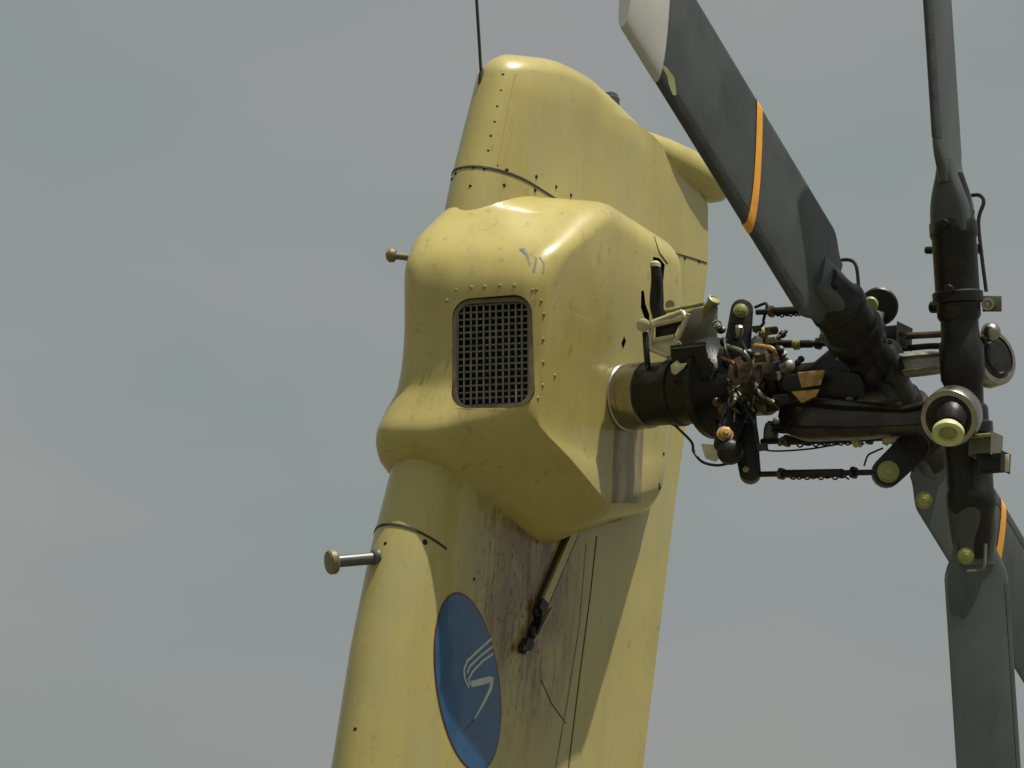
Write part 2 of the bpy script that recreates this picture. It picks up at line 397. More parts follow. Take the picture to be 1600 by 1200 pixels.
# ---- grille: rim frame, wires each of their own
gr = None
bm = bmesh.new()
o_ = rounded_rect(GC-GW*.008, GU, GV, ghx-.001, ghy-.001, .059); i_ = rounded_rect(GC-GW*.008, GU, GV, ghx-.014, ghy-.014, .047)
ring = []
for a, b in ((o_, 0), (i_, 0)): ring.append([p for p in a])
r2 = [[p-GW*.012 for p in i_], [p-GW*.012 for p in o_]]
vv = [[bm.verts.new(p) for p in r] for r in (ring[0], ring[1], r2[0], r2[1])]
for a in range(4):
    A_, B_ = vv[a], vv[(a+1) % 4]; n = len(A_)
    for i in range(n): bm.faces.new((A_[i], A_[(i+1) % n], B_[(i+1) % n], B_[i]))
gr = from_bm('grille', bm, M_frame, PY)
def unit_wire(name, r=.0037):
    bm = bmesh.new(); N = 24; rings = []
    for k in range(N+1):
        x = -1+2*k/N
        rings.append([V((x, r*math.cos(a), r*math.sin(a))) for a in [2*math.pi*q/6 for q in range(6)]])
    add_rings(bm, rings); bmesh.ops.recalc_face_normals(bm, faces=bm.faces)
    me = bpy.data.meshes.new(name); bm.to_mesh(me); bm.free(); me.materials.append(M_wire)
    me.polygons.foreach_set('use_smooth', [True]*len(me.polygons)); return me
WM = unit_wire('grille_wire')
NXW, NYW = 12, 16
def wire(c, d, other, half):
    o = bpy.data.objects.new('grille_wire', WM); COL.objects.link(o); o.parent = gr
    M_ = Matrix((d*half, other, d.cross(other))).transposed().to_4x4(); M_.translation = c; o.matrix_basis = M_
def lim(c, h1, h2, r=.055):     # half length of a wire at offset c inside the rounded rectangle
    e = abs(c)-(h1-r); return h2 if e <= 0 else h2-r+math.sqrt(max(0, r*r-e*e))
for i in range(NXW):
    c = (-1+2*(i+.5)/NXW)*ghx*.96; c += random.uniform(-.0015, .0015)
    wire(GC-GW*.017+GU*c, GV, GU, lim(c, ghx-.006, ghy-.006))
for i in range(NYW):
    c = (-1+2*(i+.5)/NYW)*ghy*.96; c += random.uniform(-.0015, .0015)
    wire(GC-GW*.0225+GV*c, GU, GV, lim(c, ghy-.006, ghx-.006))

# ---- rivets and screws: small heads set on the skin
def heads(name, pts, r, mat, par, hgt=.5, trees=HITBOTH):
    bm = bmesh.new()
    for px, py in pts:
        p, n = hit(px, py, trees)
        if p is None: continue
        q = r*random.uniform(.8, 1.12); add_lathe(bm, p-n*.001, n, [(0, q), (q*hgt*.6, q*.85), (q*hgt, q*.4), (q*hgt*1.05, 0)], 10)
    o = from_bm(name, bm, mat, par); o['kind'] = 'stuff'; return o
riv = [(712, 453), (736, 449), (757, 448), (781, 446), (804, 446), (832, 453), (838, 452), (846, 470), (850, 491), (849, 530), (849, 566), (867, 587), (848, 602), (841, 622), (698, 470)]
heads('grille_rivets', riv, .0075, M_rivet, PY)
heads('nose_rivets', [(786, 116), (783, 141), (777, 166), (773, 190), (767, 212), (763, 235), (850, 82), (830, 84)], .0055, M_screw, PY, .35)
heads('fairing_screws', [(1037, 709), (1031, 762), (1030, 757), (968, 770)], .0075, M_screw, PY)
heads('collar_rivets', [(953, 616), (950, 650), (953, 705), (951, 740)], .005, M_rivet, PY)
heads('lower_screws', [(664, 847)], .0105, M_screw, PY, .3)
heads('small_screws', [(602, 849), (555, 1139), (741, 905), (845, 965)], .007, M_screw, PY, .3)
heads('upper_seam_screws', [(740, 261), (757, 263), (792, 265), (788, 289), (838, 276), (836, 297), (869, 292), (712, 271), (735, 290), (706, 280), (892, 305)], .0068, M_screw, PY, .7)
heads('trailing_seam_screws', [(1070, 403), (1092, 408)], .007, M_screw, PY, .6)

# ---- ribbons lying on the skin (seams, stains lines, badge)
def ribbon(name, pts, w, mat, par, lift=.0018, trees=HITBOTH, step=6, taper=None):
    bm = bmesh.new(); prev = None; q = []
    for (a, b), (c, d) in zip(pts, pts[1:]):
        n = max(1, int(math.hypot(c-a, d-b)/step))
        for k in range(n): q.append((lerp(a, c, k/n), lerp(b, d, k/n)))
    q.append(pts[-1]); P = [hit(x, y, trees) for x, y in q]; P = [p for p in P if p[0] is not None]
    for i, (p, n) in enumerate(P):
        t = (P[min(i+1, len(P)-1)][0]-P[max(0, i-1)][0]).normalized(); s = n.cross(t).normalized()
        ww = w*(taper(i/(len(P)-1)) if taper else 1)
        r = [p-n*.001-s*ww*.55, p+n*lift-s*ww*.4, p+n*lift+s*ww*.4, p-n*.001+s*ww*.55]; r = [bm.verts.new(v) for v in r]
        if prev:
            for k in range(3): bm.faces.new((prev[k], prev[k+1], r[k+1], r[k]))
        prev = r
    return from_bm(name, bm, mat, par)
def ring_seam(name, z, y_to, w, mat, tilt):
    bm = bmesh.new(); rs = []
    for dz, off in ((-w*.5, -.001), (-w*.35, .0022), (w*.35, .0022), (w*.5, -.001)):
        rr = fin_ring(z+dz, None, off); ref = fin_ring(z); rs.append([p-V((0, 0, tilt*(q.y-interp(LE, z)))) + V((0, -.18*tilt*(q.y-interp(LE, z)), 0)) for p, q in zip(rr, ref) if q.y < y_to])
    add_rings(bm, rs, closed=False, caps=False); return from_bm(name, bm, mat, PY)
ring_seam('panel_seam', 5.245, .78, .0095, M_edge, .06)
ring_seam('panel_seam', 4.005, -.03, .010, M_edge, .33)
ribbon('panel_seam', [(1056, 396), (1080, 403), (1104, 411)], .006, M_edge, PY)
ribbon('panel_seam', [(932, 838), (922, 930), (905, 1060), (888, 1199)], .005, M_edge, PY, trees=(B_fin,))
ribbon('panel_seam', [(916, 850), (905, 980), (884, 1110), (868, 1199)], .007, M_stain, PY, trees=(B_fin,))
ribbon('panel_seam', [(1022, 370), (1030, 395), (1043, 412)], .005, M_edge, PY, trees=(B_fair,))
ribbon('panel_edge', [(806, 116), (797, 160), (787, 215), (778, 258)], .007, M_paint, PY, lift=.0022, trees=(B_fin,))
ribbon('scratch', [(845, 1062), (862, 1100), (884, 1130)], .003, M_edge, PY, trees=(B_fin,))
ribbon('paint_scuff', [(816, 388), (824, 400), (828, 416)], .018, M_scuff, PY, lift=.0006, trees=(B_fair,), taper=lambda t: 1.2-t)
ribbon('paint_scuff', [(830, 396), (838, 404), (834, 426)], .009, M_scuff, PY, lift=.0006, trees=(B_fair,))
ribbon('paint_scuff', [(843, 402), (850, 412), (849, 428)], .006, M_scuff, PY, lift=.0006, trees=(B_fair,))
ribbon('paint_scuff', [(948, 325), (955, 333)], .012, M_stain, PY, lift=.0006, trees=(B_fair,))

# oil streaked strip under the shaft
def skin_panel(name, xs, ys, mat, lift):
    rows = []
    for y in ys:
        r = [hit(x + (786-y)*.04, y, (B_fair,)) for x in xs]
        if all(q[0] is not None for q in r): rows.append([p+n*(lift if 0 < i < len(xs)-1 else -.002) for i, (p, n) in enumerate(r)])
    bm = bmesh.new(); add_rings(bm, rows, closed=False, caps=False); return from_bm(name, bm, mat, PY)
skin_panel('drain_strip', (954, 956, 966, 978, 990, 1000, 1002), [650+8*k for k in range(18)], M_stain, .0025)

# drain channel with mechanism on the port skin under the fairing
a, na = hit(893, 826, (B_fin,)); b, nb = hit(842, 945, (B_fin,)); c, ncn = hit(812, 1020, (B_fin,))
d = (b-a).normalized(); s = na.cross(d).normalized()
box('drain_channel', (a+b)/2+na*.010, (d, s, na), ((b-a).length/2, .011, .012), M_paint, PY, .005)
box('channel_gap', (a+b)/2+na*.004+s*.024, (d, s, na), ((b-a).length/2, .008, .006), M_edge, PY, .003)
box('channel_gap', (a+b)/2+na*.004-s*.020, (d, s, na), ((b-a).length/2*.92, .004, .005), M_edge, PY, .002)
d2 = (c-b).normalized(); s2 = nb.cross(d2).normalized()
bm = bmesh.new()
for k in range(16):
    q = lerp(b, c, random.random())+nb*random.uniform(.004, .02)+s2*random.uniform(-.018, .018)
    if k % 2: add_box(bm, q, (d2, s2, nb), (random.uniform(.012, .035), random.uniform(.006, .013), random.uniform(.006, .012)), .003)
    else: add_cyl(bm, q-d2*random.uniform(.0, .03), q+nb*.008+s2*random.uniform(-.01, .01)+d2*random.uniform(.01, .03), random.uniform(.005, .011), 8)
add_tube(bm, [b+nb*.01, lerp(b, c, .4)+nb*.026+s2*.012, c+nb*.006], .005, 7)
from_bm('hinge_mechanism', bm, M_black, PY)
ribbon('hinge_edge', [(860, 950), (838, 990), (818, 1022)], .006, M_paint, PY, lift=.01, trees=(B_fin,))

# ---- badge
def decal(name, outline_fn, n_r, n_a, mat, par, lift, cx, cy):
    bm = bmesh.new(); rr = []
    for i in range(1, n_r+1):
        row = []
        for k in range(n_a):
            x, y = outline_fn(2*math.pi*k/n_a); p, n = hit(cx+(x-cx)*i/n_r, cy+(y-cy)*i/n_r, (B_fin,)); row.append(p+n*lift)
        rr.append(row)
    vv = add_rings(bm, rr, caps=False); p, n = hit(cx, cy, (B_fin,)); c = bm.verts.new(p+n*lift)
    for i in range(n_a): bm.faces.new((c, vv[0][i], vv[0][(i+1) % n_a]))
    return from_bm(name, bm, mat, par)
def ell(sx, sy):
    def f(a):
        u, v = sx*math.cos(a), sy*math.sin(a); t = math.radians(-7.5)
        return 730+u*math.cos(t)-v*math.sin(t), 1066+u*math.sin(t)+v*math.cos(t)
    return f
bd = decal('badge', ell(50, 142), 12, 64, M_red, PY, .0012, 730, 1066)
decal('badge_field', ell(48, 139.5), 12, 64, M_blue, bd, .0022, 730, 1066)
def stroke(pts, w, mat, name='badge_mark', taper=None): ribbon(name, pts, w, mat, bd, lift=.0032, trees=(B_fin,), step=3, taper=taper)
stroke([(767, 998), (748, 1015), (729, 1033), (724, 1046), (725, 1060), (732, 1074)], .0095, M_silverpaint)
stroke([(769, 1010), (751, 1024), (733, 1041), (729, 1052)], .0085, M_silverpaint)
stroke([(770, 1021), (753, 1033), (737, 1050), (731, 1062), (734, 1070)], .0085, M_silverpaint)
stroke([(735, 1069), (752, 1065), (766, 1061)], .024, M_silverpaint)
stroke([(768, 1058), (766, 1075), (754, 1100), (740, 1124)], .021, M_silverpaint, taper=lambda t: 1.05-.85*t)
stroke([(740, 1124), (731, 1135), (722, 1144)], .008, M_red, taper=lambda t: 1-.6*t)

# ---- aft fairing at the top of the fin, lamp, probes, whip antenna
# rounded tail lamp fairing running aft along the top
AX0 = V((-.01, .72, 5.625)); AX1 = V((-.012, 1.52, 5.60))
lathe('tail_lamp_fairing', AX0, AX1-AX0, [(0, .002), (.06, .018), (.16, .036), (.28, .056), (.40, .070), (.52, .077), (.64, .076), (.71, .068), (.76, .05), (.79, .015)], M_paint, PY, 32)
p = aty(955, 158, .82); q = aty(953, 138, .82)
bm = bmesh.new(); ux = (q-p).normalized()
add_cyl(bm, V((-.02, .80, 5.67)), V((-.02, .80, 5.735)), .034, 18); add_lathe(bm, V((-.02, .80, 5.735)), V((0, 0, 1)), [(0, .03), (.012, .026), (.02, .012), (.022, 0)], 18)
from_bm('position_lamp', bm, M_lens, PY)
w0, _ = hit(752, 118, (B_fin,)); w0 = w0 if w0 is not None else V((-.05, .12, 5.6))
wt = atx(741, -60, w0.x)
tube('whip_antenna', [w0-(wt-w0).normalized()*.06, lerp(w0, wt, .5), wt], .0052, M_edge, PY, 8)
lathe('antenna_base', w0-V((0, 0, .03)), V((0, 0, 1)), [(0, .009), (.03, .009), (.045, .007), (.055, .005)], M_edge, PY, 14)
# T-shaped probe on the leading edge
r_, _ = hit(585, 872, (B_fin,)); e_ = atx(519, 878, r_.x-.07); dd = (e_-r_).normalized()
bm = bmesh.new(); add_cyl(bm, r_-dd*.05, e_, .019, 18)
add_lathe(bm, r_-dd*.012, dd, [(0, .030), (.012, .029), (.018, .024), (.019, .0)], 18); pb = from_bm('probe', bm, M_grey, PY)
add = bmesh.new(); add_lathe(add, e_-dd*.018, dd, [(0, .02), (.004, .034), (.010, .039), (.026, .039), (.032, .034), (.036, .0)], 20); from_bm('probe_cap', add, M_frame, pb)
# small lamp on a stalk beside the fairing
r_ = V((-.15, .03, 4.955)); e_ = atx(612, 399, -.24); dd = (e_-r_).normalized()
bm = bmesh.new(); add_cyl(bm, r_-dd*.03, e_-dd*.01, .012, 12); add_lathe(bm, e_-dd*.016, dd, [(0, .013), (.006, .022), (.02, .024), (.03, .018), (.036, .004)], 16)
from_bm('stalk_lamp', bm, M_frame, PY)

# ================================================================== TAIL ROTOR
TR = thing('tail_rotor', 'dark four-bladed X-shaped tail rotor with orange striped blades, greasy hub and control rods', 'tail rotor', (.33, .519, 4.566))
Y0, Z0 = .519, 4.566
X = V((1, 0, 0)); Y = V((0, 1, 0)); Z = ZU
def A(x): return V((x, Y0, Z0))
def f(px, py, dy=0.): return aty(px, py, Y0+dy)

# drive shaft: collar, sleeve, flanges
lathe('shaft_collar', A(.27), X, [(0, .104), (.03, .108), (.075, .110), (.08, .106), (.10, .106), (.105, .110), (.165, .109), (.17, .10)], M_steel, TR, 48)
lathe('shaft_sleeve', A(.43), X, [(0, .095), (.005, .102), (.10, .104), (.105, .112), (.135, .112), (.14, .106), (.20, .11), (.25, .118), (.26, .1)], M_black, TR, 40)
lathe('drive_shaft', A(.6), X, [(0, .05), (.55, .05), (.56, .056), (.74, .056), (.76, .045), (.765, .02)], M_black, TR, 28)
bm = bmesh.new(); add_lathe(bm, A(.672), X, [(0, .155), (.004, .163), (.03, .165), (.036, .155), (.06, .125), (.09, .10), (.12, .085), (.125, .06)], 40)
from_bm('swashplate', bm, M_black, TR)
for k in range(12):
    a = 2*math.pi*k/12; p = A(.664)+Y*math.cos(a)*.128+Z*math.sin(a)*.128; lathe('bolt', p, X, [(0, .009), (.01, .009), (.011, .006)], M_steel if k % 3 else M_ochre, TR, 6)
lathe('bearing_housing', A(.80), X, [(0, .094), (.004, .100), (.086, .104), (.09, .098), (.094, .092), (.122, .090), (.128, .07)], M_bronze, TR, 40)
lathe('locking_ring', A(.935), X, [(0, .06), (.004, .075), (.03, .077), (.034, .065), (.05, .06)], M_black, TR, 10)

# spider arms reaching out from the swashplate to the pitch links
def arm(name, p0, p1, w0, w1, th, mat, par=TR, nrm=None):
    d = (p1-p0).normalized(); n = nrm or (CAM-p0).normalized(); n = (n-d*n.dot(d)).normalized(); s = n.cross(d)
    pts = []
    for k in range(9):
        a = math.radians(90+180*k/8); pts.append(p0+d*math.cos(a)*w0+s*math.sin(a)*w0)
    for k in range(9):
        a = math.radians(-90+180*k/8); pts.append(p1+d*math.cos(a)*w1+s*math.sin(a)*w1)
    bm = bmesh.new(); add_plate(bm, [q-n*th/2 for q in pts], n, th, .004); return from_bm(name, bm, mat, par), n
def nut(p, n, r, mat, par, hexa=True, hgt=.6):
    bm = bmesh.new(); add_lathe(bm, p, n, [(0, r*1.25), (r*.12, r*1.25), (r*.14, r)], 18)
    add_lathe(bm, p+n*r*.1, n, [(0, r), (r*hgt, r), (r*hgt*1.15, r*.85)], 6 if hexa else 18)
    add_cyl(bm, p, p+n*r*(hgt+.45), r*.45, 10); return from_bm('nut', bm, mat, par)

S1, n1 = arm('spider_arm', f(1150, 560, -.05), f(1159, 487, -.04), .045, .036, .05, M_black)
nut(f(1157, 489, -.04)+n1*.026, n1, .019, M_olive, S1)
S2, n2 = arm('spider_arm', f(1160, 650, -.05), f(1172, 738, -.04), .044, .034, .052, M_black)
nut(f(1166, 738, -.04)+n2*.027, n2, .011, M_olive, S2)
S3, n3 = arm('spider_arm', f(1160, 610, .05), f(1186, 540, .10), .045, .03, .05, M_black)
nut(f(1192, 524, .08)+n3*.02, n3, .016, M_olive, S3)
S4, n4 = arm('spider_arm', f(1150, 640, -.12), f(1133, 690, -.16), .04, .034, .05, M_black)
nut(f(1131, 684, -.17)+n4*.026, n4, .021, M_ochre, S4)
lathe('spider_cap', f(1140, 705, -.16), (n4+Z*-.6).normalized(), [(-.02, .03), (0, .040), (.02, .041), (.035, .032), (.045, .01)], M_black, TR, 20)
plate('clevis', [f(1095, 693, -.12), f(1118, 695, -.12), f(1128, 712, -.12), f(1118, 722, -.12), f(1102, 716, -.12)], (CAM-f(1100, 700)).normalized(), .02, M_creamb, TR)
tube('hose', [f(1055, 665, -.08), f(1080, 690, -.10), f(1084, 706, -.12), f(1098, 722, -.13), f(1122, 727, -.13), f(1146, 722, -.13)], .0045, M_black, TR, 8)
tube('hose', [f(1180, 480, 0), f(1198, 475, -.02), f(1193, 500, -.02), f(1193, 505, -.02), f(1180, 520, -.03)], .005, M_black, TR, 8)
tube('hose', [f(1175, 690, -.03), f(1200, 704, -.06), f(1260, 702, -.07), f(1310, 694, -.08)], .003, M_black, TR, 6)
for k, (x0, y0, x1, y1) in enumerate([(1140, 600, 1160, 655), (1128, 560, 1150, 590), (1135, 540, 1175, 575), (1150, 620, 1185, 700), (1180, 540, 1215, 560)]):
    tube('control_hose', [f(x0, y0, -.13), f((x0+x1)/2+8, (y0+y1)/2-6, -.16), f(x1, y1, -.12)], .007, [M_black, M_bronze, M_greyp, M_black, M_ochre][k], TR, 8)

# grey slider housing, cream bracket, levers next to the fairing
nf = (CAM-f(1090, 520)).normalized()
plate('slider_housing', [f(1066, 490, .0), f(1086, 480, .0), f(1122, 476, .0), f(1121, 530, .0), f(1112, 585, .0), f(1085, 570, .0), f(1053, 548, .0)], -nf, .12, M_greyp, TR, .008)
box('slider_block', f(1078, 568, -.10), (X, nf.cross(X).normalized(), nf), (.056, .052, .05), M_black, TR, .012)
plate('clip', [f(1048, 570, -.16), f(1058, 563, -.16), f(1063, 568, -.16), f(1074, 567, -.16), f(1068, 576, -.16), f(1055, 586, -.16), f(1049, 582, -.16)], nf, .008, M_creamb, TR, .002)
def bars(name, pts, w, mat, dy, r=None):
    bm = bmesh.new()
    for (a, b) in pts: add_cyl(bm, f(*a, dy), f(*b, dy), w, 10)
    return from_bm(name, bm, mat, TR)
bars('bracket', [((1008, 508), (1066, 487)), ((1066, 487), (1072, 497)), ((1076, 490), (1052, 545)), ((1054, 526), (1022, 532)), ((1018, 510), (1016, 545)), ((1016, 545), (1045, 557)), ((1045, 557), (1056, 542)), ((1068, 497), (1020, 508))], .0085, M_creamb, -.08)
plate('bracket_plate', [f(1016, 530, -.07), f(1050, 528, -.07), f(1056, 540, -.07), f(1046, 559, -.07), f(1018, 546, -.07)], nf, .01, M_creamb, TR, .003)
plate('bracket_web', [f(1024, 508, -.06), f(1066, 500, -.06), f(1053, 525, -.06), f(1024, 530, -.06)], nf, .004, M_black, TR, .001)
lathe('bracket_lug', f(1005, 508, -.10), nf, [(-.03, .018), (0, .022), (.02, .022), (.024, .016)], M_creamb, TR, 16)
lathe('bracket_lug', f(1060, 538, -.11), nf, [(-.02, .008), (0, .010), (.008, .009)], M_creamb, TR, 12)
tube('control_lever', [f(1024, 412, -.10), f(1026, 440, -.09), f(1025, 475, -.07), f(1032, 500, -.05)], lambda t: .016+.008*t, M_black, TR, 12)
lathe('lever_cap', f(1024, 414, -.10)-Z*.008, Z, [(0, .018), (.012, .018), (.02, .01), (.022, 0)], M_creamb, TR, 14)
tube('control_lever', [f(1008, 520, -.09), f(1010, 548, -.09), f(1012, 572, -.08)], .010, M_black, TR, 10)
lathe('lever_joint', f(1047, 476, -.03), nf, [(-.03, .012), (0, .016), (.01, .014)], M_steel, TR, 12)
tube('control_rod', [f(1040, 486, -.05), f(1060, 482, -.04), f(1100, 474, -.02)], .008, M_olive, TR, 8)
lathe('lever_joint', f(1115, 470, -.0), V((.7, -.3, .65)).normalized(), [(-.06, .018), (-.006, .018), (0, .022), (.008, .022), (.010, .016), (.006, .012), (.006, .002)], M_olive, TR, 18)
lathe('lever_joint', f(1132, 640, -.14), nf, [(-.04, .02), (0, .022), (.012, .016)], M_bronze, TR, 14)

# pitch links: turnbuckle rods with hexagon nuts, eye ends and a twist of safety wire
def pitch_link(a, b, r=.0115, mat=M_black, coil=True, par=TR):
    d = (b-a).normalized(); l = (b-a).length; bm = bmesh.new()
    add_cyl(bm, a, b, r*.8, 12); add_lathe(bm, a+d*l*.22, d, [(0, r), (.003, r*1.15), (l*.5, r*1.15), (l*.5+.003, r)], 12)
    o = from_bm('pitch_link', bm, mat, par)
    for t, mm in ((.18, M_bronze), (.8, M_black)): lathe('lock_nut', a+d*l*t, d, [(0, r*1.1), (.001, r*1.7), (.014, r*1.7), (.015, r*1.1)], mm, o, 6)
    if coil:
        _, u, w = frame_of(d); dn = -Z
        pts = [a+d*l*(.28+.5*k/40)+dn*r*1.25+(u*math.cos(k*1.3)+w*math.sin(k*1.3))*r*(.3+.25*math.sin(k*.7+l*40)) for k in range(41)]
        tube('safety_wire', pts, .0028, M_black, o, 5)
    return o
pitch_link(f(1182, 488, -.04), f(1296, 482, -.02))
pitch_link(f(1196, 538, .06), f(1296, 537, .05), coil=False)
pitch_link(f(1190, 690, -.03), f(1398, 684, -.04), .012)
pitch_link(f(1186, 741, -.04), f(1368, 738, -.06), .0115)
lathe('link_eye', f(1206, 487, -.04), nf, [(-.012, .012), (0, .014), (.01, .012)], M_bronze, TR, 14)
lathe('link_clamp', f(1338, 690, -.05), X, [(-.006, .017), (-.005, .019), (.0, .019), (.002, .014), (.008, .014), (.010, .019), (.014, .019), (.015, .016)], M_creamb, TR, 16)
lathe('link_clamp', f(1246, 538, .05), X, [(-.012, .013), (-.01, .018), (.004, .018), (.006, .013), (.014, .013)], M_olive, TR, 12)
box('link_block', f(1393, 686, -.06), (X, Z, Y), (.022, .013, .014), M_creamb, TR, .004)

# yoke arms running outboard to the outer hub bearings
def yoke(name, p0, p1, hgt, dep, lip=True):
    d = (p1-p0).normalized(); up = (Z-d*Z.dot(d)).normalized(); s = d.cross(up)
    l = (p1-p0).length; c = (p0+p1)/2; bm = bmesh.new()
    add_box(bm, c, (d, up, s), (l/2, hgt*.38, dep*.30), .008)
    add_box(bm, c+up*hgt*.42, (d, up, s), (l/2, hgt*.13, dep*.5), .006)
    add_box(bm, c-up*hgt*.42, (d, up, s), (l/2, hgt*.13, dep*.5), .006)
    return from_bm(name, bm, M_forge, TR)
F_c, R_c = f(1487, 650, -.13), f(1538, 562, .17)
def forged_arm(name, keys, mat):
    """rounded forging along a spine: keys = (point, half height, half depth); a rib runs along its front"""
    bm = bmesh.new(); rings = []; N = 4*(len(keys)-1)
    for k in range(N+1):
        q = k/4; i = min(int(q), len(keys)-2); t = q-i; t = t*t*(3-2*t)
        p = lerp(keys[i][0], keys[i+1][0], q-i); hh, dp = lerp(keys[i][1], keys[i+1][1], t), lerp(keys[i][2], keys[i+1][2], t)
        d = (keys[i+1][0]-keys[i][0]).normalized(); up = (Z-d*Z.dot(d)).normalized(); sd = d.cross(up)
        ring = []
        for m_ in range(28):
            a = 2*math.pi*m_/28; cx, cz = math.cos(a), math.sin(a)
            x_ = math.copysign(abs(cx)**.6, cx)*dp; z_ = math.copysign(abs(cz)**.6, cz)*hh
            if abs(z_) < hh*.55: x_ *= .5           # channel along the web
            ring.append(p+sd*x_+up*z_)
        rings.append(ring)
    add_rings(bm, rings); return from_bm(name, bm, mat, TR, ang=45)
forged_arm('yoke_arm', [(f(1222, 648, -.05), .045, .03), (f(1262, 653, -.09), .072, .05), (f(1330, 657, -.11), .060, .046), (f(1420, 657, -.125), .044, .040), (f(1454, 652, -.13), .050, .040), (f(1476, 650, -.13), .075, .036)], M_forge)
Yk = forged_arm('yoke_arm', [(f(1380, 576, .02), .05, .04), (f(1420, 571, .04), .036, .034), (f(1490, 564, .09), .034, .032), (f(1530, 560, .14), .06, .03)], M_worn)
def bearing(c, n, r, w):
    o = lathe('bearing_ring', c-n*w/2, n, [(0, r*.80), (.003, r*.97), (.008, r), (w-.008, r), (w-.003, r*.97), (w, r*.80), (w-.006, r*.78), (w-.012, r*.3)], M_steel, TR, 40)
    lathe('bearing_face', c+n*(w/2-.010), n, [(0, r*.79), (.006, r*.77), (.010, r*.60), (.016, r*.55), (.017, r*.2)], M_black, o, 32)
    return o
nF = V((.28, -.86, -.42)).normalized()
b1 = bearing(F_c, nF, .088, .085)
cp = f(1482, 672, -.19)
lathe('grease_cap', cp, (nF*.6-Z*.6+X*.1).normalized(), [(-.02, .03), (0, .044), (.006, .048), (.02, .048), (.024, .043), (.020, .03), (.006, .026), (.006, .003)], M_bright, b1, 28)
lathe('grease_cap_plug', cp+(nF*.6-Z*.6+X*.1).normalized()*.005, (nF*.6-Z*.6+X*.1).normalized(), [(0, .022), (.008, .021), (.009, .004)], M_olive, b1, 16)
lathe('grease_cap_base', cp-(nF*.6-Z*.6).normalized()*.07, (nF*.6-Z*.6+X*.1).normalized(), [(0, .05), (.03, .052), (.055, .04)], M_black, b1, 20)
b2 = bearing(R_c+X*.02, V((.93, -.25, .1)).normalized(), .088, .06)
lathe('ball_joint', f(1548, 519, .1), V((1, -.6, .1)).normalized(), [(-.03, .008), (-.026, .018), (-.015, .027), (0, .031), (.015, .027), (.026, .015), (.03, .002)], M_steel, TR, 20)
tube('damper_rod', [f(1400, 526, .12), f(1475, 522, .14)], .011, M_bronze, TR, 10)
tube('damper_rod', [f(1400, 546, .13), f(1450, 541, .15), f(1480, 541, .15)], .010, M_black, TR, 10)

# ---- blades
def blade_frame(xc, ang, pitch):
    a = math.radians(ang); s = V((0, math.sin(a), math.cos(a))); t = V((0, math.cos(a), -math.sin(a))); p = math.radians(pitch)
    c = t*math.cos(p)+X*math.sin(p); return A(xc), s, c, s.cross(c).normalized()
def foil(ch, th, off=0., n=14):
    up = []; 
    for k in range(n+1):
        u = (1-math.cos(math.pi*k/n))/2
        y = 5*th*(.2969*math.sqrt(u)-.1260*u-.3516*u*u+.2843*u**3-.1015*u**4)*ch
        up.append((u*ch-ch*.5, y+off))
    return up + [(a, -b) for a, b in up[-2:0:-1]]
def blade(xc, ang, pitch, chord, r_in, r_full, r_tip, stripe, tip, flip=1, th=.12, root_ch=.10, tsl=0., root_th=.34):
    o, s, c, n = blade_frame(xc, ang, pitch); c = c*flip
    def section(r, ch, thk, off=0., sl=0.): return [o+s*(r+sl*(a))+c*a+n*b for a, b in foil(ch, thk, off)]
    bm = bmesh.new(); rings = []
    for k in range(7):
        q = k/6; e = q*q*(3-2*q); rings.append(section(lerp(r_in, r_full, q), lerp(root_ch, chord, e), lerp(root_th, th, e)))
    for k in range(1, 17):
        r = lerp(r_full, r_tip, k/16); rings.append(section(r, chord, th, 0, tsl*flip*min(1, (r-r_full)/.35)))
    rings.append(section(r_tip+.008, chord*.97, th*.8, 0, tsl*flip)); rings.append(section(r_tip+.012, chord*.92, th*.3, 0, tsl*flip))
    add_rings(bm, rings); B = from_bm('blade', bm, M_blade, TR, ang=40)
    def sleeve(name, ra, rb, sl, mat, lift):
        bm = bmesh.new(); add_rings(bm, [section(lerp(ra, rb, k/4), chord+2*lift, th, lift, sl*flip) for k in range(5)], caps=name == 'tip_paint'); return from_bm(name, bm, mat, B, ang=50)
    es = []
    for k in range(13):
        r = lerp(r_full+.02, r_tip, k/12); full = section(r, chord+.002, th, .0011, tsl*flip*min(1, (r-r_full)/.35)); h_ = len(full)//2+1
        es.append(full[h_+10:] + full[:3])
    bm = bmesh.new(); add_rings(bm, es, closed=False, caps=False); from_bm('leading_edge_strip', bm, M_edgestrip, B, ang=50)
    if stripe: sleeve('stripe', stripe[0], stripe[0]+.038, stripe[1], M_orange, .0024)
    if tip: sleeve('tip_paint', tip[0], r_tip+.014, tip[1], M_tip, .0022)
    return B, (o, s, c, n)
def on_blade(fr, px, py):
    o, s, c, n = fr; v = ray(px, py); t = (o-CAM).dot(n)/v.dot(n); p = CAM+v*t-o; return p.dot(s), p.dot(c)
IN_X, OUT_X, IN_A, OUT_A = 1.30, 1.60, -59.6, -12.6
INP, OUTP = -2, -13
fr = blade_frame(IN_X, IN_A, INP)
ra, ca = on_blade(fr, 1186, 172); rb, cb = on_blade(fr, 1167, 358); sl = (rb-ra)/(cb-ca)
ta, tca = on_blade(fr, 1034, 50)
STR = (ra-sl*ca-.016, sl)
tp, tpc = on_blade(fr, 976, 40); RTIP = tp-sl*tpc
blades = []
blades.append(blade(IN_X, IN_A, INP, .37, .34, .44, RTIP, STR, (ta-sl*tca, sl), tsl=sl, root_ch=.26, root_th=.13, th=.10))
blades.append(blade(IN_X, IN_A+180, INP, .37, .34, .44, RTIP, STR, (ta-sl*tca, sl), tsl=sl, root_ch=.26, root_th=.13, th=.10))
